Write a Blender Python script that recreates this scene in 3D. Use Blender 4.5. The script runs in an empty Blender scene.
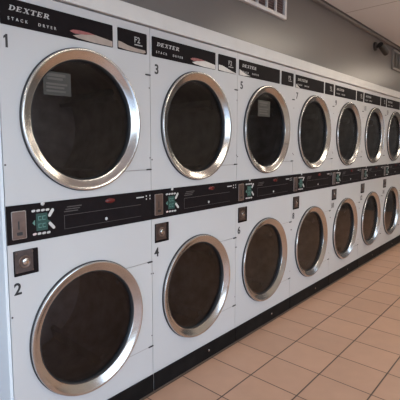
import bpy, bmesh, math, random
from mathutils import Vector, Matrix
random.seed(4)
S = bpy.context.scene
COL = S.collection
PI = math.pi

# ------------------------------------------------------------------ materials
def nt(name):
    m = bpy.data.materials.new(name); m.use_nodes = True
    n = m.node_tree.nodes; l = m.node_tree.links
    return m, n, l, n['Principled BSDF']

def mat(name, col, rough=0.5, metal=0.0, bump=0.0, bscale=60, var=0.0, vscale=3.0, rvar=0.0, spec=0.5, coat=0.0):
    m, n, l, b = nt(name)
    b.inputs['Base Color'].default_value = (*col, 1)
    b.inputs['Roughness'].default_value = rough
    b.inputs['Metallic'].default_value = metal
    b.inputs['Specular IOR Level'].default_value = spec
    b.inputs['Coat Weight'].default_value = coat
    tc = n.new('ShaderNodeTexCoord')
    if var:
        nz = n.new('ShaderNodeTexNoise'); nz.inputs['Scale'].default_value = vscale; nz.inputs['Detail'].default_value = 5
        l.new(tc.outputs['Object'], nz.inputs['Vector'])
        r = n.new('ShaderNodeMapRange'); r.inputs['From Min'].default_value = .3; r.inputs['From Max'].default_value = .7
        r.inputs['To Min'].default_value = 1 - var; r.inputs['To Max'].default_value = 1 + var
        l.new(nz.outputs['Fac'], r.inputs['Value'])
        mx = n.new('ShaderNodeVectorMath'); mx.operation = 'SCALE'; mx.inputs[0].default_value = col
        l.new(r.outputs['Result'], mx.inputs['Scale']); l.new(mx.outputs['Vector'], b.inputs['Base Color'])
    if rvar:
        nz2 = n.new('ShaderNodeTexNoise'); nz2.inputs['Scale'].default_value = 6; nz2.inputs['Detail'].default_value = 3
        l.new(tc.outputs['Object'], nz2.inputs['Vector'])
        r2 = n.new('ShaderNodeMapRange'); r2.inputs['To Min'].default_value = rough - rvar; r2.inputs['To Max'].default_value = rough + rvar
        l.new(nz2.outputs['Fac'], r2.inputs['Value']); l.new(r2.outputs['Result'], b.inputs['Roughness'])
    if bump:
        nb = n.new('ShaderNodeTexNoise'); nb.inputs['Scale'].default_value = bscale; nb.inputs['Detail'].default_value = 4
        l.new(tc.outputs['Object'], nb.inputs['Vector'])
        bp = n.new('ShaderNodeBump'); bp.inputs['Strength'].default_value = bump; bp.inputs['Distance'].default_value = .002
        l.new(nb.outputs['Fac'], bp.inputs['Height']); l.new(bp.outputs['Normal'], b.inputs['Normal'])
    return m

M = {}
M['enamel'] = mat('white_enamel', (.50, .50, .505), .38, bump=.05, bscale=220, var=.025, vscale=2.5)
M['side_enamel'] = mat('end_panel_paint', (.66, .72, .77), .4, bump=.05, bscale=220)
M['board'] = mat('painted_board', (.64, .63, .605), .5, bump=.15, bscale=30, var=.04, vscale=8)
M['black'] = mat('black_panel', (.0115, .009, .0098), .55, var=.15, vscale=20, spec=.05)
M['kick'] = mat('black_kick', (.010, .009, .009), .55, spec=.06, var=.3, vscale=10, bump=.1)
M['toe'] = mat('toe_strip', (.11, .08, .062), .45)
M['rubber'] = mat('black_rubber', (.012, .013, .016), .5)
M['chrome'] = mat('polished_steel', (.58, .57, .56), .19, 1.0, rvar=.04)
M['steel'] = mat('dull_steel', (.115, .095, .092), .38, 1.0, var=.2, vscale=40)
M['bronze'] = mat('coin_plate_bronze', (.15, .105, .09), .42, .75, var=.15, vscale=30)
M['edge'] = mat('coin_plate_edge', (.36, .31, .29), .35, .9)
M['ink'] = mat('black_ink', (.015, .015, .017), .5)
M['white'] = mat('white_ink', (.52, .51, .50), .5)
M['midink'] = mat('light_grey_ink', (.36, .35, .34), .5)
M['greyink'] = mat('grey_ink', (.30, .28, .27), .5)
M['dimink'] = mat('dim_ink', (.06, .052, .052), .5)
M['green'] = mat('green_ink', (.010, .055, .046), .45)
M['palegreen'] = mat('pale_green_ink', (.10, .22, .19), .45)
M['pinkink'] = mat('pink_ink', (.62, .48, .48), .5)
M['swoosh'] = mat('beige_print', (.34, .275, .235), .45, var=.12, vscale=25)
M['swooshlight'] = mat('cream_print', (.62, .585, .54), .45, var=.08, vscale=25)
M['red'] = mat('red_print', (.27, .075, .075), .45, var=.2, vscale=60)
M['redlens'] = mat('red_lens', (.10, .011, .012), .25)
M['drum'] = mat('drum_metal', (.24, .20, .195), .5, .4, var=.25, vscale=14)
M['sticker'] = mat('notice_film', (.026, .024, .021), .5, var=.15, vscale=30)
M['stickertext'] = mat('notice_print', (.075, .069, .062), .5)
M['wall'] = mat('grey_wall_paint', (.143, .132, .125), .33, bump=.10, bscale=45, var=.05, vscale=1.5, spec=.5)
M['wallwhite'] = mat('light_wall_paint', (.62, .60, .57), .55, bump=.1, bscale=45)
M['ventpaint'] = mat('vent_paint', (.72, .69, .66), .45)
M['vegrey'] = mat('grey_vent_louvre', (.20, .185, .165), .5)
M['vegrey2'] = mat('grey_vent_paint', (.27, .25, .225), .5)
M['ventdark'] = mat('vent_inside', (.22, .15, .135), .7)
M['louvre'] = mat('vent_louvre', (.34, .245, .225), .55)
M['crown'] = mat('grey_trim', (.06, .055, .052), .5)
M['crownlight'] = mat('light_trim', (.22, .205, .19), .5)
M['cam'] = mat('camera_shell', (.03, .025, .021), .45)
M['lensblack'] = mat('camera_lens', (.01, .01, .01), .1)
M['fixture'] = mat('fixture_white', (.8, .8, .78), .4)
M['winframe'] = mat('window_aluminium', (.45, .45, .45), .35, .8)
M['pave'] = mat('pavement', (.30, .29, .28), .8, var=.1)

def emat(name, col, s):
    m, n, l, b = nt(name)
    b.inputs['Base Color'].default_value = (.8, .8, .8, 1)
    b.inputs['Emission Color'].default_value = (*col, 1); b.inputs['Emission Strength'].default_value = s
    return m
M['lamp'] = emat('lamp_diffuser', (1.0, .86, .70), 10.5)
M['aislelamp'] = emat('aisle_lamp_diffuser', (1.0, .93, .80), 10.5)

def glassmat(name, tint, ior=1.5, rough=.02):
    m, n, l, b = nt(name); n.remove(b)
    out = n['Material Output']
    t = n.new('ShaderNodeBsdfTransparent'); t.inputs['Color'].default_value = (*tint, 1)
    g = n.new('ShaderNodeBsdfGlossy'); g.inputs['Roughness'].default_value = rough; g.inputs['Color'].default_value = (1, 1, 1, 1)
    f = n.new('ShaderNodeFresnel'); f.inputs['IOR'].default_value = ior
    x = n.new('ShaderNodeMixShader')
    l.new(f.outputs['Fac'], x.inputs['Fac']); l.new(t.outputs['BSDF'], x.inputs[1]); l.new(g.outputs['BSDF'], x.inputs[2])
    l.new(x.outputs['Shader'], out.inputs['Surface'])
    return m
M['doorglass'] = glassmat('tinted_door_glass', (.47, .44, .44), 1.42, .08)
M['pane'] = glassmat('window_glass', (.96, .97, .97), 1.3, .0)

# floor: square quarry tiles with dark joints, laid parallel to the dryers
TS, TX, TY = .2944, 1.0371, -.3019
def floor_mat():
    m, n, l, b = nt('quarry_tile_floor')
    tc = n.new('ShaderNodeTexCoord'); sp = n.new('ShaderNodeSeparateXYZ'); l.new(tc.outputs['Object'], sp.inputs[0])
    def mth(op, a, bb=None, clamp=False):
        k = n.new('ShaderNodeMath'); k.operation = op; k.use_clamp = clamp
        for i, v in enumerate((a, bb)):
            if v is None: continue
            if isinstance(v, (int, float)): k.inputs[i].default_value = v
            else: l.new(v, k.inputs[i])
        return k.outputs[0]
    u = mth('DIVIDE', mth('SUBTRACT', sp.outputs[0], TX), TS); v = mth('DIVIDE', mth('SUBTRACT', sp.outputs[1], TY), TS)
    def dist(w, jw):   # 1 in the joint, 0 on the tile
        fr = mth('FRACT', w); d = mth('MINIMUM', fr, mth('SUBTRACT', 1.0, fr))
        r = n.new('ShaderNodeMapRange'); r.interpolation_type = 'SMOOTHSTEP'
        r.inputs['From Min'].default_value = jw * .75; r.inputs['From Max'].default_value = jw * 1.35
        r.inputs['To Min'].default_value = 1; r.inputs['To Max'].default_value = 0
        l.new(d, r.inputs['Value']); return r.outputs['Result']
    ju, jv = dist(u, .0115), dist(v, .0125)
    cell = n.new('ShaderNodeCombineXYZ'); l.new(mth('FLOOR', u), cell.inputs[0]); l.new(mth('FLOOR', v), cell.inputs[1])
    wn = n.new('ShaderNodeTexWhiteNoise'); wn.noise_dimensions = '2D'; l.new(cell.outputs[0], wn.inputs['Vector'])
    nz = n.new('ShaderNodeTexNoise'); nz.inputs['Scale'].default_value = 9; nz.inputs['Detail'].default_value = 6
    l.new(tc.outputs['Object'], nz.inputs['Vector'])
    br = mth('ADD', mth('MULTIPLY', wn.outputs['Value'], .10), mth('ADD', mth('MULTIPLY', nz.outputs['Fac'], .22), .84))
    tile = n.new('ShaderNodeVectorMath'); tile.operation = 'SCALE'; tile.inputs[0].default_value = FLOORCOL
    l.new(br, tile.inputs['Scale'])
    mx = n.new('ShaderNodeMix'); mx.data_type = 'RGBA'
    l.new(mth('MAXIMUM', mth('MULTIPLY', ju, .95), jv), mx.inputs['Factor'])
    l.new(tile.outputs['Vector'], mx.inputs['A']); mx.inputs['B'].default_value = (.07, .042, .030, 1)
    l.new(mx.outputs['Result'], b.inputs['Base Color'])
    rr = n.new('ShaderNodeMapRange'); rr.inputs['To Min'].default_value = .36; rr.inputs['To Max'].default_value = .52
    l.new(nz.outputs['Fac'], rr.inputs['Value']); l.new(rr.outputs['Result'], b.inputs['Roughness'])
    bp = n.new('ShaderNodeBump'); bp.inputs['Strength'].default_value = .35; bp.inputs['Distance'].default_value = .004
    h = mth('ADD', mth('MULTIPLY', mth('MAXIMUM', ju, jv), -1.0), mth('MULTIPLY', nz.outputs['Fac'], .25))
    l.new(h, bp.inputs['Height']); l.new(bp.outputs['Normal'], b.inputs['Normal'])
    return m
FLOORCOL = (.49, .298, .205)
M['floor'] = floor_mat()

# ceiling: board panels with thin joints
def ceil_mat():
    m, n, l, b = nt('ceiling_board')
    tc = n.new('ShaderNodeTexCoord'); mp = n.new('ShaderNodeMapping')
    mp.inputs['Location'].default_value = (-.94, 0, 0)
    l.new(tc.outputs['Object'], mp.inputs['Vector'])
    bk = n.new('ShaderNodeTexBrick'); bk.offset = 0; bk.squash = 1
    bk.inputs['Scale'].default_value = 1; bk.inputs['Brick Width'].default_value = 2.4; bk.inputs['Row Height'].default_value = 2.4
    bk.inputs['Mortar Size'].default_value = .008; bk.inputs['Mortar Smooth'].default_value = .3
    bk.inputs['Color1'].default_value = (.80, .79, .77, 1); bk.inputs['Color2'].default_value = (.785, .775, .755, 1)
    bk.inputs['Mortar'].default_value = (.45, .42, .39, 1)
    l.new(mp.outputs['Vector'], bk.inputs['Vector']); l.new(bk.outputs['Color'], b.inputs['Base Color'])
    b.inputs['Roughness'].default_value = .7
    nb = n.new('ShaderNodeTexNoise'); nb.inputs['Scale'].default_value = 60; l.new(tc.outputs['Object'], nb.inputs['Vector'])
    bp = n.new('ShaderNodeBump'); bp.inputs['Strength'].default_value = .15; bp.inputs['Distance'].default_value = .002
    l.new(nb.outputs['Fac'], bp.inputs['Height']); l.new(bp.outputs['Normal'], b.inputs['Normal'])
    return m
M['ceiling'] = ceil_mat()

# ------------------------------------------------------------------ helpers
def link(name, me, parent=None, loc=None):
    o = bpy.data.objects.new(name, me); COL.objects.link(o)
    if parent: o.parent = parent
    if loc: o.location = loc
    return o
def obj(name, bm, m, parent=None, loc=None, smooth=None):
    me = bpy.data.meshes.new(name); bmesh.ops.recalc_face_normals(bm, faces=bm.faces) if smooth != 'keep' else None
    bm.to_mesh(me); bm.free()
    me.materials.append(M[m] if isinstance(m, str) else m)
    if smooth:
        for p in me.polygons: p.use_smooth = True
        try:
            if smooth == 'keep': raise ValueError
            me.set_sharp_from_angle(angle=math.radians(35))
        except Exception: pass
    return link(name, me, parent, loc)
def BM(): return bmesh.new()
def box(bm, x0, x1, y0, y1, z0, z1, bev=0.0):
    vs = [bm.verts.new((x, y, z)) for x in (x0, x1) for y in (y0, y1) for z in (z0, z1)]
    fs = [bm.faces.new([vs[i] for i in q]) for q in ((0,1,3,2),(4,6,7,5),(0,4,5,1),(2,3,7,6),(0,2,6,4),(1,5,7,3))]
    if bev:
        es = list({e for f in fs for e in f.edges})
        bmesh.ops.bevel(bm, geom=es, offset=bev, segments=2, affect='EDGES', profile=.6)
    return bm
def prism(bm, pts, y0, y1, bev=0.0):
    """polygon in x,z extruded from y0 (back) to y1 (front, smaller y)"""
    a = [bm.verts.new((x, y0, z)) for x, z in pts]; b = [bm.verts.new((x, y1, z)) for x, z in pts]
    n = len(pts); fs = [bm.faces.new(a), bm.faces.new(b[::-1])]
    for i in range(n): fs.append(bm.faces.new((a[i], a[(i+1) % n], b[(i+1) % n], b[i])))
    if bev: bmesh.ops.bevel(bm, geom=list(fs[1].edges), offset=bev, segments=2, affect='EDGES', profile=.6)
    return bm
def lathe(bm, prof, cx=0, cz=0, seg=96, close=False, cap0=False, cap1=False):
    """profile (radius, y) turned about the y axis"""
    rings = []
    for r, y in prof:
        rings.append([bm.verts.new((cx + r*math.cos(2*PI*i/seg), y, cz + r*math.sin(2*PI*i/seg))) for i in range(seg)])
    for a, b in zip(rings, rings[1:] + ([rings[0]] if close else [])):
        for i in range(seg): bm.faces.new((a[i], a[(i+1) % seg], b[(i+1) % seg], b[i]))
    if cap0: bm.faces.new(rings[0])
    if cap1: bm.faces.new(rings[-1])
    return bm
def ellipse(cx, cz, a, b, ang=0, n=20):
    out = []
    for i in range(n):
        t = 2*PI*i/n; u, v = a*math.cos(t), b*math.sin(t)
        out.append((cx + u*math.cos(ang) - v*math.sin(ang), cz + u*math.sin(ang) + v*math.cos(ang)))
    return out
def roundrect(x0, x1, z0, z1, r=.006, n=4):
    out = []
    for cx, cz, a0 in ((x1-r, z1-r, 0), (x0+r, z1-r, PI/2), (x0+r, z0+r, PI), (x1-r, z0+r, 1.5*PI)):
        for i in range(n+1): out.append((cx + r*math.cos(a0 + i*PI/2/n), cz + r*math.sin(a0 + i*PI/2/n)))
    return out
def pill(cx, cz, L, w, ang, n=6):
    out = []; h = (L - w)/2
    for s, a0 in ((1, -PI/2), (-1, PI/2)):
        for i in range(n+1):
            t = a0 + i*PI/n; u, v = s*h + w/2*math.cos(t), w/2*math.sin(t)
            out.append((cx + u*math.cos(ang) - v*math.sin(ang), cz + u*math.sin(ang) + v*math.cos(ang)))
    return out
def text_bm(body, size, x, z, y=-.0045, bold=0.0, shear=0.0, spacing=1.0, depth=.0006, align='LEFT', sx=1.0):
    cu = bpy.data.curves.new('tmp', 'FONT'); cu.body = body; cu.size = size; cu.offset = bold; cu.shear = shear
    cu.space_character = spacing; cu.extrude = depth; cu.align_x = align; cu.resolution_u = 4
    o = bpy.data.objects.new('tmp', cu); COL.objects.link(o)
    me = bpy.data.meshes.new_from_object(o.evaluated_get(bpy.context.evaluated_depsgraph_get()))
    bpy.data.objects.remove(o); bpy.data.curves.remove(cu)
    bm = BM(); bm.from_mesh(me); bpy.data.meshes.remove(me)
    for v in bm.verts: v.co = Vector((x + v.co.x*sx, y - v.co.z, z + v.co.y))
    return bm
def tag(o, label, cat, group=None, kind=None):
    o['label'] = label; o['category'] = cat
    if group: o['group'] = group
    if kind: o['kind'] = kind
    return o
def empty(name, loc):
    o = bpy.data.objects.new(name, None); COL.objects.link(o); o.location = loc; o.empty_display_size = .1
    return o
def struct(name, bm, m, smooth=None):
    o = obj(name, bm, m, smooth=smooth); o['kind'] = 'structure'; return o
def copy_tree(o, parent=None):
    c = o.copy(); COL.objects.link(c); c.parent = parent
    for ch in [k for k in bpy.data.objects if k.parent == o]: copy_tree(ch, c)
    return c

# serif italic word for the header (letters drawn stroke by stroke)
def serif_word(word, x, z, h, w, gap, shear):
    T, t, sf = .24, .11, .10    # thick, thin, serif height (of unit letter)
    def bar(a, b, c, d): return [(a, b), (c, b), (c, d), (a, d)]
    def diag(x0, x1, th): return [(x0, 0), (x0+th, 0), (x1+th, 1), (x1, 1)]
    def bowl(x0, x1, z0, z1, th, n=10):
        out = []
        cz, rz = (z0+z1)/2, (z1-z0)/2; rx = x1 - x0
        for i in range(n):
            a0, a1 = -PI/2 + PI*i/n, -PI/2 + PI*(i+1)/n
            k0, k1 = .10 + (th-.10)*math.cos(a0), .10 + (th-.10)*math.cos(a1)
            P = lambda a, k: (x0 + (rx-k)*math.cos(a), cz + (rz-.10)*math.sin(a))
            Q = lambda a: (x0 + rx*math.cos(a), cz + rz*math.sin(a))
            out.append([Q(a0), Q(a1), P(a1, k1), P(a0, k0)])
        return out
    G = {}
    G['D'] = [bar(.1, 0, .1+T, 1), bar(0, 0, .4, sf), bar(0, 1-sf, .4, 1)] + bowl(.36, .98, 0, 1, T)
    G['E'] = [bar(.1, 0, .1+T, 1), bar(0, 0, .85, sf), bar(0, 1-sf, .82, 1), bar(.3, .46, .62, .56), bar(.54, .36, .62, .66), bar(.76, 0, .85, .28), bar(.73, .74, .82, 1)]
    G['X'] = [diag(.72, .10, T), diag(.10, .78, t), bar(-.02, 0, .36, sf), bar(.58, 0, 1.02, sf), bar(0, 1-sf, .42, 1), bar(.62, 1-sf, .98, 1)]
    G['T'] = [bar(.36, 0, .36+T, 1), bar(.22, 0, .74, sf), bar(0, 1-sf, .96, 1), bar(0, .70, .09, 1), bar(.87, .70, .96, 1)]
    G['R'] = [bar(.1, 0, .1+T, 1), bar(0, 0, .46, sf), bar(0, 1-sf, .45, 1), bar(.3, .44, .5, .54)] + bowl(.42, .88, .44, 1, T) + \
             [[(.42, .46), (.66, .46), (.96, 0), (.70, 0)], bar(.66, 0, 1.06, sf)]
    bm = BM(); cur = x
    for ch in word:
        for poly in G[ch]:
            prism(bm, [(cur + a*w + shear*b*h, z + b*h) for a, b in poly], -.0038, -.0046)
        cur += w + gap
    return bm

# ------------------------------------------------------------------ the stack dryer
PITCH, DW, DD = .8, .797, 1.10
HT, BB, BT, KT = 1.993, .991, 1.150, .111
CX, CU, CL, R = .395, 1.5017, .5248, .321
NSEG = 96
def cabinet():
    """white cabinet: front sheet with two round openings, sides, top, back"""
    bm = BM()
    x0, x1 = .0015, .0015 + DW
    xs = [x0, x1]
    def frontpatch(z0, z1, cz, r):
        # sheet with a round hole: hole ring joined to the outline ring
        inner, outer = [], []
        for i in range(NSEG):
            a = 2*PI*i/NSEG; c, s = math.cos(a), math.sin(a)
            inner.append(bm.verts.new((CX + r*c, 0, cz + r*s)))
            ts = []
            if c > 1e-9: ts.append((x1-CX)/c)
            if c < -1e-9: ts.append((x0-CX)/c)
            if s > 1e-9: ts.append((z1-cz)/s)
            if s < -1e-9: ts.append((z0-cz)/s)
            t = min(ts); outer.append(bm.verts.new((CX + t*c, 0, cz + t*s)))
        for i in range(NSEG):
            j = (i+1) % NSEG; bm.faces.new((inner[i], inner[j], outer[j], outer[i]))
        # corner fill
        for cx_, cz_ in ((x0, z0), (x1, z0), (x1, z1), (x0, z1)):
            ang = math.atan2(cz_-cz, cx_-CX) % (2*PI); i = int(ang/(2*PI/NSEG)) % NSEG; j = (i+1) % NSEG
            v = bm.verts.new((cx_, 0, cz_))
            try: bm.faces.new((outer[i], v, outer[j]))
            except ValueError: pass
        # short return into the opening
        back = [bm.verts.new((v.co.x, .07, v.co.z)) for v in inner]
        for i in range(NSEG):
            j = (i+1) % NSEG; bm.faces.new((inner[i], back[i], back[j], inner[j]))
    frontpatch(.02, 1.07, CL, .275); frontpatch(1.07, HT, CU, .275)
    # sides, top, back, bottom
    for x in xs:
        bm.faces.new([bm.verts.new(p) for p in ((x, 0, .02), (x, DD, .02), (x, DD, HT), (x, 0, HT))])
    for z in (.02, HT):
        bm.faces.new([bm.verts.new(p) for p in ((x0, 0, z), (x1, 0, z), (x1, DD, z), (x0, DD, z))])
    bm.faces.new([bm.verts.new(p) for p in ((x0, DD, .02), (x1, DD, .02), (x1, DD, HT), (x0, DD, HT))])
    bmesh.ops.remove_doubles(bm, verts=bm.verts, dist=1e-5)
    return bm

def make_door(parent, cz, dz0, dz1):
    """polished funnel ring + rubber gasket + dark glass + white hinge plate"""
    bm = BM()
    lathe(bm, [(.315, -.003), (.3170, -.012), (.3170, -.0165), (.3155, -.0195), (.3125, -.0208), (.307, -.0198), (.298, -.0150), (.276, -.0020),
               (.2715, -.0005), (.269, .004), (.269, .02), (.275, .02), (.30, -.002)], CX, cz, NSEG, close=True)
    d = obj('door', bm, 'chrome', parent, smooth=True)
    g = BM(); lathe(g, [(.314, -.0005), (.3195, -.0005), (.3205, -.004), (.3195, -.007), (.3165, -.0085), (.315, -.005)], CX, cz, NSEG, close=True)
    obj('outer_gasket', g, 'rubber', d, smooth=True)
    g = BM(); lathe(g, [(.2705, .0015), (.268, .0005), (.2655, .003), (.2635, .010), (.2635, .022), (.269, .022)], CX, cz, NSEG, close=True)
    obj('glass_gasket', g, 'rubber', d, smooth=True)
    g = BM(); lathe(g, [(.2, .0235), (.254, .020), (.254, .024), (.2, .0275)], CX, cz, NSEG, cap0=False)
    # gently domed pane
    g.free(); g = BM()
    lathe(g, [(.262, .0185), (.20, .0180), (.12, .0177), (.05, .0175), (.004, .0175)], CX, cz, NSEG, cap1=True)
    for f_ in g.faces:
        f_.normal_update()
        if f_.normal.y > 0: f_.normal_flip()
    gl = obj('glass', g, 'doorglass', d, smooth='keep')
    # white hinge plate right of the ring
    h = BM(); zc0, zc1 = dz0 - cz, dz1 - cz; ra = .300
    a0, a1 = math.asin(zc0/ra), math.asin(zc1/ra)
    arc = [(CX + ra*math.cos(a0 + (a1-a0)*i/24), cz + ra*math.sin(a0 + (a1-a0)*i/24)) for i in range(25)]
    prism(h, [(.7935, dz0)] + [(.7935, dz1)] + arc[::-1], -.0004, -.0044, .0012)
    hp = obj('hinge_plate', h, 'enamel', d)
    for z in (dz0 - .001, dz1 + .001): obj('hinge_pin', box(BM(), .765, .799, -.007, -.0005, z-.004, z+.004, .001), 'ink', d)
    for z0_, z1_ in ((dz0 - .0048, dz0 - .0008), (dz1 + .0008, dz1 + .0038))[:1 if cz > 1 else 2]:
        obj('seam', box(BM(), .61, .792, -.0012, -.0003, z0_, z1_), 'greyink', d)  # grey strip painted in for the shadow gap at the plate edge
    for z in (dz0 + .06, dz1 - .065): obj('screw', prism(BM(), ellipse(.789, z, .0035, .0035, n=12), -.004, -.0062), 'steel', d)
    return d

def make_dryer():
    root = empty('stack_dryer', (0, 0, 0))
    obj('cabinet', cabinet(), 'enamel', root)
    # black header panel with the maker's lettering
    hp = obj('header_panel', prism(BM(), roundrect(.014, .556, 1.853, 1.955, .004), -.0003, -.0036, .0008), 'black', root)
    obj('maker_lettering', serif_word('DEXTER', .048, 1.9105, .0195, .0252, .0042, .28), 'white', hp)
    obj('model_lettering', text_bm('STACK', .0165, .043, 1.8735, -.0041, .0002, 0, 1.95), 'white', hp)
    obj('model_lettering', text_bm('DRYER', .0165, .171, 1.8735, -.0041, .0002, 0, 1.95), 'white', hp)
    pp = obj('program_panel', prism(BM(), roundrect(.586, .777, 1.853, 1.955, .006), -.0003, -.0036, .0008), 'black', root)
    t = text_bm('F2', .040, .690, 1.9015, -.0041, .0006, 0, 1.05)
    prism(t, [(.692, 1.888), (.745, 1.888), (.745, 1.8935), (.692, 1.8935)], -.0036, -.0045)
    obj('panel_lettering', t, 'midink', pp)
    # the two doors and their drums
    make_door(root, CU, 1.264, 1.752); make_door(root, CL, .281, .758)
    for cz in (CU, CL):
        d = BM(); lathe(d, [(.274, .03), (.274, .075), (.345, .085), (.345, .62), (.05, .66), (.002, .66)], CX, cz, 64)
        dr = obj('drum', d, 'drum', root, smooth=True)
        for k in range(4):
            v = BM()
            a = k*PI/2 + .5; c, s = math.cos(a), math.sin(a)
            pts = [(.345, -.03), (.345, .03), (.27, .012), (.27, -.012)]
            prism(v, [(CX + r*c - w*s, cz + r*s + w*c) for r, w in pts], .61, .10)
            obj('drum_fin', v, 'drum', dr)
    # control band
    cp = obj('control_panel', box(BM(), .0005, .7995, -.0036, -.0003, BB, BT, .0008), 'black', root)
    cs = obj('coin_slot', prism(BM(), roundrect(.020, .083, 1.010, 1.126, .005), -.0034, -.0075, .0015), 'edge', cp)
    obj('coin_face', prism(BM(), roundrect(.0225, .0795, 1.0125, 1.1235, .004), -.007, -.0082, .0005), 'bronze', cs)
    obj('slit', prism(BM(), roundrect(.046, .052, 1.050, 1.085, .002), -.008, -.0087), 'ink', cs)
    obj('return_cup', prism(BM(), roundrect(.040, .064, 1.026, 1.040, .003), -.008, -.0092), 'ink', cs)
    b = BM(); prism(b, [(.128, 1.032), (.18, 1.032), (.180, 1.062), (.196, 1.066), (.18, 1.075), (.18, 1.105), (.128, 1.105)], -.0034, -.0043)
    obj('instruction_print', b, 'green', cp)
    for z0, z1 in ((1.044, 1.062), (1.076, 1.094)):
        for x in (.137, .156):
            b = BM()
            prism(b, [(x, z0), (x+.015, z0), (x+.015, z0+.003), (x, z0+.003)], -.0042, -.0048)
            prism(b, [(x, z1-.003), (x+.015, z1-.003), (x+.015, z1), (x, z1)], -.0042, -.0048)
            prism(b, [(x, z0), (x+.003, z0), (x+.003, z1), (x, z1)], -.0042, -.0048)
            obj('symbol', b, 'palegreen', cp)
    obj('arrow_mark', prism(BM(), [(.110, 1.068), (.122, 1.080), (.122, 1.056)], -.0034, -.0045), 'palegreen', cp)
    BT_ = [pill(.117 + .0215*i, 1.1185 - .0003*i, .0175, .0095, .12) for i in range(4)] + [pill(.198, 1.103, .040, .0135, .95), pill(.200, 1.047, .040, .0135, -.85)]
    BT_ += [pill(.119 + .0215*i, 1.020 - .0005*i, .0175, .0095, .12) for i in range(4)]
    for i, q in enumerate(BT_): obj('button', prism(BM(), q, -.0034, -.0046), 'pinkink' if i == 6 else 'white', cp)
    # display window outline, printed text, red lamp, screw, marks
    b = BM()
    for x0_, x1_, z0_, z1_ in ((.262, .72, 1.0805, 1.0825), (.262, .264, 1.022, 1.082), (.262, .72, 1.020, 1.0215)):
        prism(b, [(x0_, z0_), (x1_, z0_), (x1_, z1_), (x0_, z1_)], -.0034, -.0041)
    obj('display_window', b, 'dimink', cp)
    for i in range(3): obj('printed_line', prism(BM(), roundrect(.262 + .008*i, .335 + .01*i, 1.096 + .010*i, 1.1005 + .010*i, .001), -.0034, -.0041), 'dimink', cp)
    b = BM(); lathe(b, [(.030, -.003), (.030, -.005), (.024, -.009), (.012, -.0105), (.002, -.011)], .52, 1.1225, 32, cap1=True)
    for v in b.verts: v.co.z = 1.1225 + (v.co.z - 1.1225)*.42
    obj('indicator_lamp', b, 'redlens', cp, smooth=True)
    for x, z, r in ((.494, 1.037, .0075),):
        b = BM(); lathe(b, [(r, -.003), (r, -.0045), (r*.7, -.0062), (.001, -.0066)], x, z, 20, cap1=True)
        obj('screw', b, 'white', cp, smooth=True)
    b = BM()
    for x0_, x1_, z0_, z1_ in ((.690, .742, 1.1165, 1.1225), (.757, .764, 1.119, 1.127), (.757, .764, 1.103, 1.111), (.783, .790, 1.119, 1.127), (.783, .790, 1.103, 1.111)):
        obj('printed_mark', prism(BM(), roundrect(x0_, x1_, z0_, z1_, .001), -.0034, -.0042), 'white', cp)
    b = BM(); lathe(b, [(.009, -.002), (.009, -.0045), (.006, -.007), (.001, -.0075)], .160, 1.146, 20, cap1=True)
    obj('stud', b, 'white', cp, smooth=True)
    # coin box with lock
    cb = obj('coin_box', prism(BM(), roundrect(.0235, .131, .856, .962, .003), -.0003, -.004, .001), 'black', root)
    pl = obj('lock_plate', prism(BM(), roundrect(.0265, .106, .870, .9605, .003), -.0035, -.0075, .001), 'steel', cb)
    b = BM(); lathe(b, [(.027, -.007), (.027, -.010), (.024, -.012), (.021, -.010), (.017, -.010)], .068, .914, 32)
    obj('lock_collar', b, 'bronze', cb, smooth=True)
    b = BM(); lathe(b, [(.0135, -.007), (.0135, -.012), (.011, -.0135), (.001, -.0137)], .071, .914, 28, cap1=True)
    obj('lock', b, 'chrome', cb, smooth=True)
    for x, z in ((.034, .874), (.103, .874), (.103, .952), (.034, .952)):
        obj('rivet', prism(BM(), ellipse(x, z, .004, .004, n=10), -.0072, -.0086), 'bronze', cb)
    # black kick plate
    kp = obj('kick_plate', box(BM(), .004, .796, -.0075, -.0003, .006, KT, .0012), 'kick', root)
    obj('toe_strip', box(BM(), .002, .798, -.0125, -.003, .008, .0125, .001), 'toe', kp)
    b = BM(); lathe(b, [(.0075, -.007), (.0075, -.0095), (.005, -.0115), (.001, -.012)], .497, .063, 18, cap1=True)
    obj('screw', b, 'chrome', kp, smooth=True)
    for x, z in ((.008, 1.314), (.008, .690)): obj('side_screw', prism(BM(), ellipse(x, z, .004, .004, n=12), -.0002, -.0022), 'steel', root)
    return root

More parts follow.
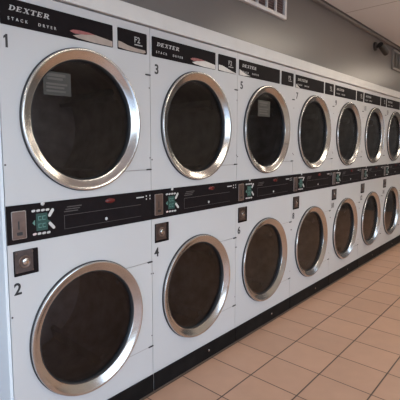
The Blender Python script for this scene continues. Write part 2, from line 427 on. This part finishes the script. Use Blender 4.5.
proto = make_dryer()
ORD = ['nearest the camera, cut by the left edge', 'second from the left', 'third from left, notice on upper glass', 'fourth from the left',
       'fifth from the left', 'sixth from the left', 'seventh from the left', 'its edge just showing at right']
NDRY = 8
def child(root, name):
    return [o for o in bpy.data.objects if o.parent == root and o.name.split('.')[0] == name]
dryers = [proto] + [copy_tree(proto) for _ in range(NDRY - 1)]
for k, r in enumerate(dryers):
    r.location = (k*PITCH, 0, 0)
    up, lo = 2*k + 1, 2*k + 2
    tag(r, 'white stacked dryer, doors numbered %d and %d, %s' % (up, lo, ORD[k]), 'dryer', 'row of stacked dryers')
    for n_, z in ((up, 1.7675), (lo, .780)):
        s_ = str(n_)
        xo = (.020 if len(s_) == 1 else .016)
        b = text_bm(s_, .069, xo + (.012 if z > 1 and k else 0), z, -.0006, .0016, 0, .95, sx=.98)
        if s_ == '1':
            b.free(); b = prism(BM(), [(.0315, 1.7675), (.041, 1.7675), (.041, 1.818), (.034, 1.818), (.0245, 1.8085), (.0245, 1.800), (.0315, 1.8045)], -.0002, -.0012)
        obj('number', b, 'ink', r)['label'] = 'black number %d' % n_
    hp, pp = child(r, 'header_panel')[0], child(r, 'program_panel')[0]
    if k < 2:
        # beige reflection with a red tip, painted as flat shapes on both header panels
        m1 = 'swoosh' if k == 0 else 'swooshlight'
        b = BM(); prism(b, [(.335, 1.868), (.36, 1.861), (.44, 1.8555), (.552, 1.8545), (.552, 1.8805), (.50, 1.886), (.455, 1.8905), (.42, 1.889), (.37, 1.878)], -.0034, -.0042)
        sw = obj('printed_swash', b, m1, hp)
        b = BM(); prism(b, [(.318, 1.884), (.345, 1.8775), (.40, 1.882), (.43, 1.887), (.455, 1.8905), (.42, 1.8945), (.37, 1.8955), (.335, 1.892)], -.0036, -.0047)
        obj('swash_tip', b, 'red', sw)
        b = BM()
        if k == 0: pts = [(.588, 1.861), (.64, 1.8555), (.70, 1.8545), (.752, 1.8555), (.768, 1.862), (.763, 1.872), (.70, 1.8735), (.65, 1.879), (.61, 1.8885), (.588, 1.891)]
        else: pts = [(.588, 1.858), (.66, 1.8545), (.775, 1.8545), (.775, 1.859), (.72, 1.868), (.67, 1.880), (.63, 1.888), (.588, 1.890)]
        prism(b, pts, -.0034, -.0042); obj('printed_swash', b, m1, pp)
    if k == 2:  # tail of the same reflection, painted cream in the lower left corner
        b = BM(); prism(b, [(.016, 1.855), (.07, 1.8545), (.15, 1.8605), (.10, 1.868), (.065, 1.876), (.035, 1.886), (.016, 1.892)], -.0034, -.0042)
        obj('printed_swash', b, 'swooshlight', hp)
    if k == 3:  # small corner of reflection, painted cream on the panel
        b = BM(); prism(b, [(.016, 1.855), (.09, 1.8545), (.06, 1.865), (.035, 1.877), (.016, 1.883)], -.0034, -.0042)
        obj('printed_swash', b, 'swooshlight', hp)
    if k in (0, 2):
        door = child(r, 'door')[0]
        ups = [d for d in child(r, 'door') if sum(v.co.z for v in d.data.vertices)/len(d.data.vertices) > 1]
        door = ups[0]
        x0, x1, z0, z1 = (.195, .330, 1.605, 1.705) if k == 0 else (.285, .455, 1.60, 1.715)
        b = BM(); prism(b, [(x0, z0), (x1, z0), (x1, z1), (x0, z1)], .0176, .0165)
        st = obj('notice_sticker', b, 'sticker', door)
        b = BM()
        rows = ((.80, .92, .1, .8), (.66, .75, .15, .7), (.44, .52, .1, .86), (.30, .38, .1, .75), (.14, .22, .1, .8))
        for a0, a1, u0, u1 in rows:
            prism(b, [(x0 + u0*(x1-x0), z0 + a0*(z1-z0)), (x0 + u1*(x1-x0), z0 + a0*(z1-z0)), (x0 + u1*(x1-x0), z0 + a1*(z1-z0)), (x0 + u0*(x1-x0), z0 + a1*(z1-z0))], .0166, .0160)
        obj('notice_print', b, 'stickertext', st)

# ------------------------------------------------------------------ the room
X0, X1, Y0, Y1, ZC = -2.6, 8.6, -4.2, 1.25, 2.63
struct('floor', box(BM(), X0-.1, X1+.1, Y0-.1, Y1+.1, -.1, 0), 'floor')
struct('ceiling', box(BM(), X0-.1, X1+.1, Y0-.1, Y1+.1, ZC, ZC+.1), 'ceiling')
# bulkhead over the dryers, flush with their fronts
struct('wall_bulkhead', box(BM(), X0, X1, .02, Y1, 2.066, ZC), 'wall')
struct('wall_back', box(BM(), X0, X1, Y1, Y1+.1, 0, ZC), 'wallwhite')
struct('wall_right', box(BM(), X1, X1+.1, Y0, Y1, 0, ZC), 'wall')
# board capping the dryers
struct('trim_1', box(BM(), -.02, NDRY*PITCH+.02, -.012, .06, 2.0, 2.078, .004), 'board')
struct('trim_2', box(BM(), X0, X1, -.012, .02, ZC-.03, ZC, .004), 'crownlight')
struct('trim_3', box(BM(), X0, X1, -.022, -.012, ZC-.011, ZC, .002), 'crown')
struct('trim_4', box(BM(), -.014, -.0005, .003, DD, 0, 1.995, .002), 'side_enamel')   # added end panel at the row's near side, bluish daylight put into its colour
# filler closing the row at its far end
struct('wall_end', box(BM(), NDRY*PITCH+.01, NDRY*PITCH+.09, .0, Y1, 0, 2.066), 'wallwhite')
WIN = [(-2.3, 2.2), (7.3, 8.4)]
WZ0, WZ1 = .45, 2.25
def wall_with_windows(axis, c0, c1, a0, a1, openings):
    bm = BM()
    def bb(u0, u1, z0, z1):
        if axis == 'x': box(bm, u0, u1, c0, c1, z0, z1)
        else: box(bm, c0, c1, u0, u1, z0, z1)
    bb(a0, a1, 0, WZ0); bb(a0, a1, WZ1, ZC)
    cur = a0
    for o0, o1 in openings: bb(cur, o0, WZ0, WZ1); cur = o1
    bb(cur, a1, WZ0, WZ1)
    return bm
struct('wall_front', wall_with_windows('x', Y0-.12, Y0, X0-.1, X1+.1, WIN), 'wallwhite')
LW = [(-4.0, -.2)]
struct('wall_left', wall_with_windows('y', X0-.12, X0, Y0, Y1, LW), 'wallwhite')
def window(i, axis, u0, u1):
    bm = BM(); f = .05
    def bb(a0, a1, z0, z1, d0=-.09, d1=-.03):
        if axis == 'x': box(bm, a0, a1, Y0+d0, Y0+d1, z0, z1)
        else: box(bm, X0+d0, X0+d1, a0, a1, z0, z1)
    bb(u0, u0+f, WZ0, WZ1); bb(u1-f, u1, WZ0, WZ1); bb(u0, u1, WZ0, WZ0+f); bb(u0, u1, WZ1-f, WZ1)
    mid = (u0+u1)/2; bb(mid-f/2, mid+f/2, WZ0, WZ1)
    o = struct('window_%d' % i, bm, 'winframe')
    bm = BM()
    if axis == 'x': vs = [(u0, Y0-.06, WZ0), (u1, Y0-.06, WZ0), (u1, Y0-.06, WZ1), (u0, Y0-.06, WZ1)]
    else: vs = [(X0-.06, u0, WZ0), (X0-.06, u1, WZ0), (X0-.06, u1, WZ1), (X0-.06, u0, WZ1)]
    bm.faces.new([bm.verts.new(v) for v in vs]); obj('window_pane', bm, 'pane', o)
    # sky portal so that daylight through the opening samples cleanly
    li = bpy.data.lights.new('sky_portal', 'AREA'); li.shape = 'RECTANGLE'; li.size = u1-u0; li.size_y = WZ1-WZ0
    li.cycles.is_portal = True
    lo = bpy.data.objects.new('sky_portal', li); COL.objects.link(lo)
    if axis == 'x': lo.location = ((u0+u1)/2, Y0-.14, (WZ0+WZ1)/2); lo.rotation_euler = (PI/2, 0, 0)
    else: lo.location = (X0-.14, (u0+u1)/2, (WZ0+WZ1)/2); lo.rotation_euler = (PI/2, 0, -PI/2)
for i, (a, b) in enumerate(WIN): window(i+1, 'x', a, b)
window(3, 'y', *LW[0])
struct('ground', box(BM(), -30, 30, -30, 30, -.3, -.12), 'pave')

# ------------------------------------------------------------------ wall vents
def vent(x0, x1, z0, z1, label, nbar, paint='ventpaint'):
    root = empty('wall_vent', (x0, .02, z0)); w, h = x1-x0, z1-z0
    tag(root, label, 'vent', 'return air vents above the dryers')
    obj('backing', box(BM(), .01, w-.01, -.003, -.0005, .01, h-.01), 'ventdark' if paint == 'ventpaint' else 'vegrey', root)
    fr = BM(); f = .026
    for a in ((0, w, 0, f), (0, w, h-f, h), (0, f, f, h-f), (w-f, w, f, h-f)): box(fr, a[0], a[1], -.024, -.0005, a[2], a[3], .003)
    obj('frame', fr, paint, root)
    lv = BM(); n = int((h-2*f)/.018)
    for i in range(n):
        z = f + .004 + i*.018
        vs = [lv.verts.new(p) for p in ((f, -.017, z), (w-f, -.017, z), (w-f, -.005, z+.011), (f, -.005, z+.011))]
        lv.faces.new(vs)
    bmesh.ops.solidify(lv, geom=lv.faces[:], thickness=.0015)
    obj('louvre', lv, 'louvre' if paint == 'ventpaint' else 'vegrey', root)
    for i in range(1, nbar):
        x = f + (w-2*f)*i/nbar
        b = BM(); box(b, x-.007, x+.007, -.022, -.0035, f-.002, h-f+.002, .002); obj('bar', b, paint, root)
    return root
vent(1.43, 2.24, 2.338, 2.590, 'white framed wall vent with brown slats, cut by the top edge of the photo', 6)
vent(4.99, 5.80, 2.338, 2.575, 'grey framed wall vent cut by the right edge of the photo, beyond the camera', 6, 'vegrey2')

# ------------------------------------------------------------------ security camera under the ceiling
c = empty('security_camera', (4.34, .02, 2.500))
tag(c, 'small dark security camera on the grey wall just below the ceiling', 'camera')
def tube(bm, a, b, r0, r1, seg=24, caps=True):
    a, b = Vector(a), Vector(b); d = (b-a).normalized(); u = d.orthogonal().normalized(); v = d.cross(u)
    r = [[bm.verts.new(p + u*rr*math.cos(2*PI*i/seg) + v*rr*math.sin(2*PI*i/seg)) for i in range(seg)] for p, rr in ((a, r0), (b, r1))]
    for i in range(seg): bm.faces.new((r[0][i], r[0][(i+1) % seg], r[1][(i+1) % seg], r[1][i]))
    if caps: bm.faces.new(r[0]); bm.faces.new(r[1])
    return bm
obj('mount', tube(BM(), (0, 0, 0), (0, -.018, 0), .05, .045), 'cam', c, smooth=True)
obj('arm', tube(BM(), (0, -.015, 0), (.03, -.06, -.012), .014, .014), 'cam', c, smooth=True)
A_, B_ = Vector((-.02, -.062, .006)), Vector((.16, -.075, -.058))
hs = obj('housing', tube(BM(), A_, B_, .031, .033), 'cam', c, smooth=True)
d_ = (B_-A_).normalized()
obj('lens', tube(BM(), B_ - d_*.002, B_ + d_*.008, .023, .019), 'lensblack', hs, smooth=True)

# ------------------------------------------------------------------ ceiling lamps; the unseen aisle row is added to brighten floor and dryers
k = 0
for y, xs in ((-1.0, (3.5, 6.75)), (-2.5, (-1.0, 1.9, 4.8, 7.4))):
    for x in xs:
        r = empty('ceiling_light', (x, y, ZC))
        tag(r, 'white ceiling lamp with a glowing diffuser, ' + ['close to the dryers above their middle', 'close to the dryers at their far end',
            'over the aisle, nearest the left wall', 'over the aisle, second from the left wall', 'over the aisle, third from the left wall', 'over the aisle at the far end'][k], 'ceiling light', 'ceiling lamps')
        hw = .15 if k < 2 else .30
        obj('housing', box(BM(), -.62, .62, -hw-.025, hw+.025, -.05, -.0005, .004), 'fixture', r)
        obj('diffuser', box(BM(), -.59, .59, -hw, hw, -.07, -.0505, .006), 'lamp' if k < 2 else 'aislelamp', r)
        k += 1

# ------------------------------------------------------------------ sky
w = bpy.data.worlds.new('sky'); S.world = w; w.use_nodes = True
wn, wl = w.node_tree.nodes, w.node_tree.links
bg = wn['Background']
tc = wn.new('ShaderNodeTexCoord'); sp = wn.new('ShaderNodeSeparateXYZ'); wl.new(tc.outputs['Generated'], sp.inputs[0])
cr = wn.new('ShaderNodeValToRGB'); cr.color_ramp.elements[0].position = 0; cr.color_ramp.elements[0].color = (.74, .87, 1, 1)
cr.color_ramp.elements[1].position = .6; cr.color_ramp.elements[1].color = (.50, .68, 1, 1)
wl.new(sp.outputs[2], cr.inputs['Fac']); wl.new(cr.outputs['Color'], bg.inputs['Color'])
bg.inputs['Strength'].default_value = 5.1

# ------------------------------------------------------------------ camera
yaw, pit, roll, f = .7788, -.1013, -.0076, 400.4623
fw = Vector((math.cos(yaw)*math.cos(pit), math.sin(yaw)*math.cos(pit), math.sin(pit)))
rt = Vector((math.sin(yaw), -math.cos(yaw), 0)); up = rt.cross(fw)
r2 = rt*math.cos(roll) + up*math.sin(roll); u2 = up*math.cos(roll) - rt*math.sin(roll)
cd = bpy.data.cameras.new('camera'); co = bpy.data.objects.new('camera', cd); COL.objects.link(co)
co.matrix_world = Matrix(((r2.x, u2.x, -fw.x, -.6778), (r2.y, u2.y, -fw.y, -1.5484), (r2.z, u2.z, -fw.z, 1.3765), (0, 0, 0, 1)))
cd.sensor_fit = 'HORIZONTAL'; cd.sensor_width = 36; cd.lens = f/400*36; cd.clip_start = .05
cd.shift_x = 36.9005/400; cd.shift_y = -11.4438/400
S.camera = co
vs = S.view_settings
vs.view_transform = 'Standard'; vs.look = 'None'; vs.exposure = 0.12; vs.gamma = 1.0
vs.use_curve_mapping = False
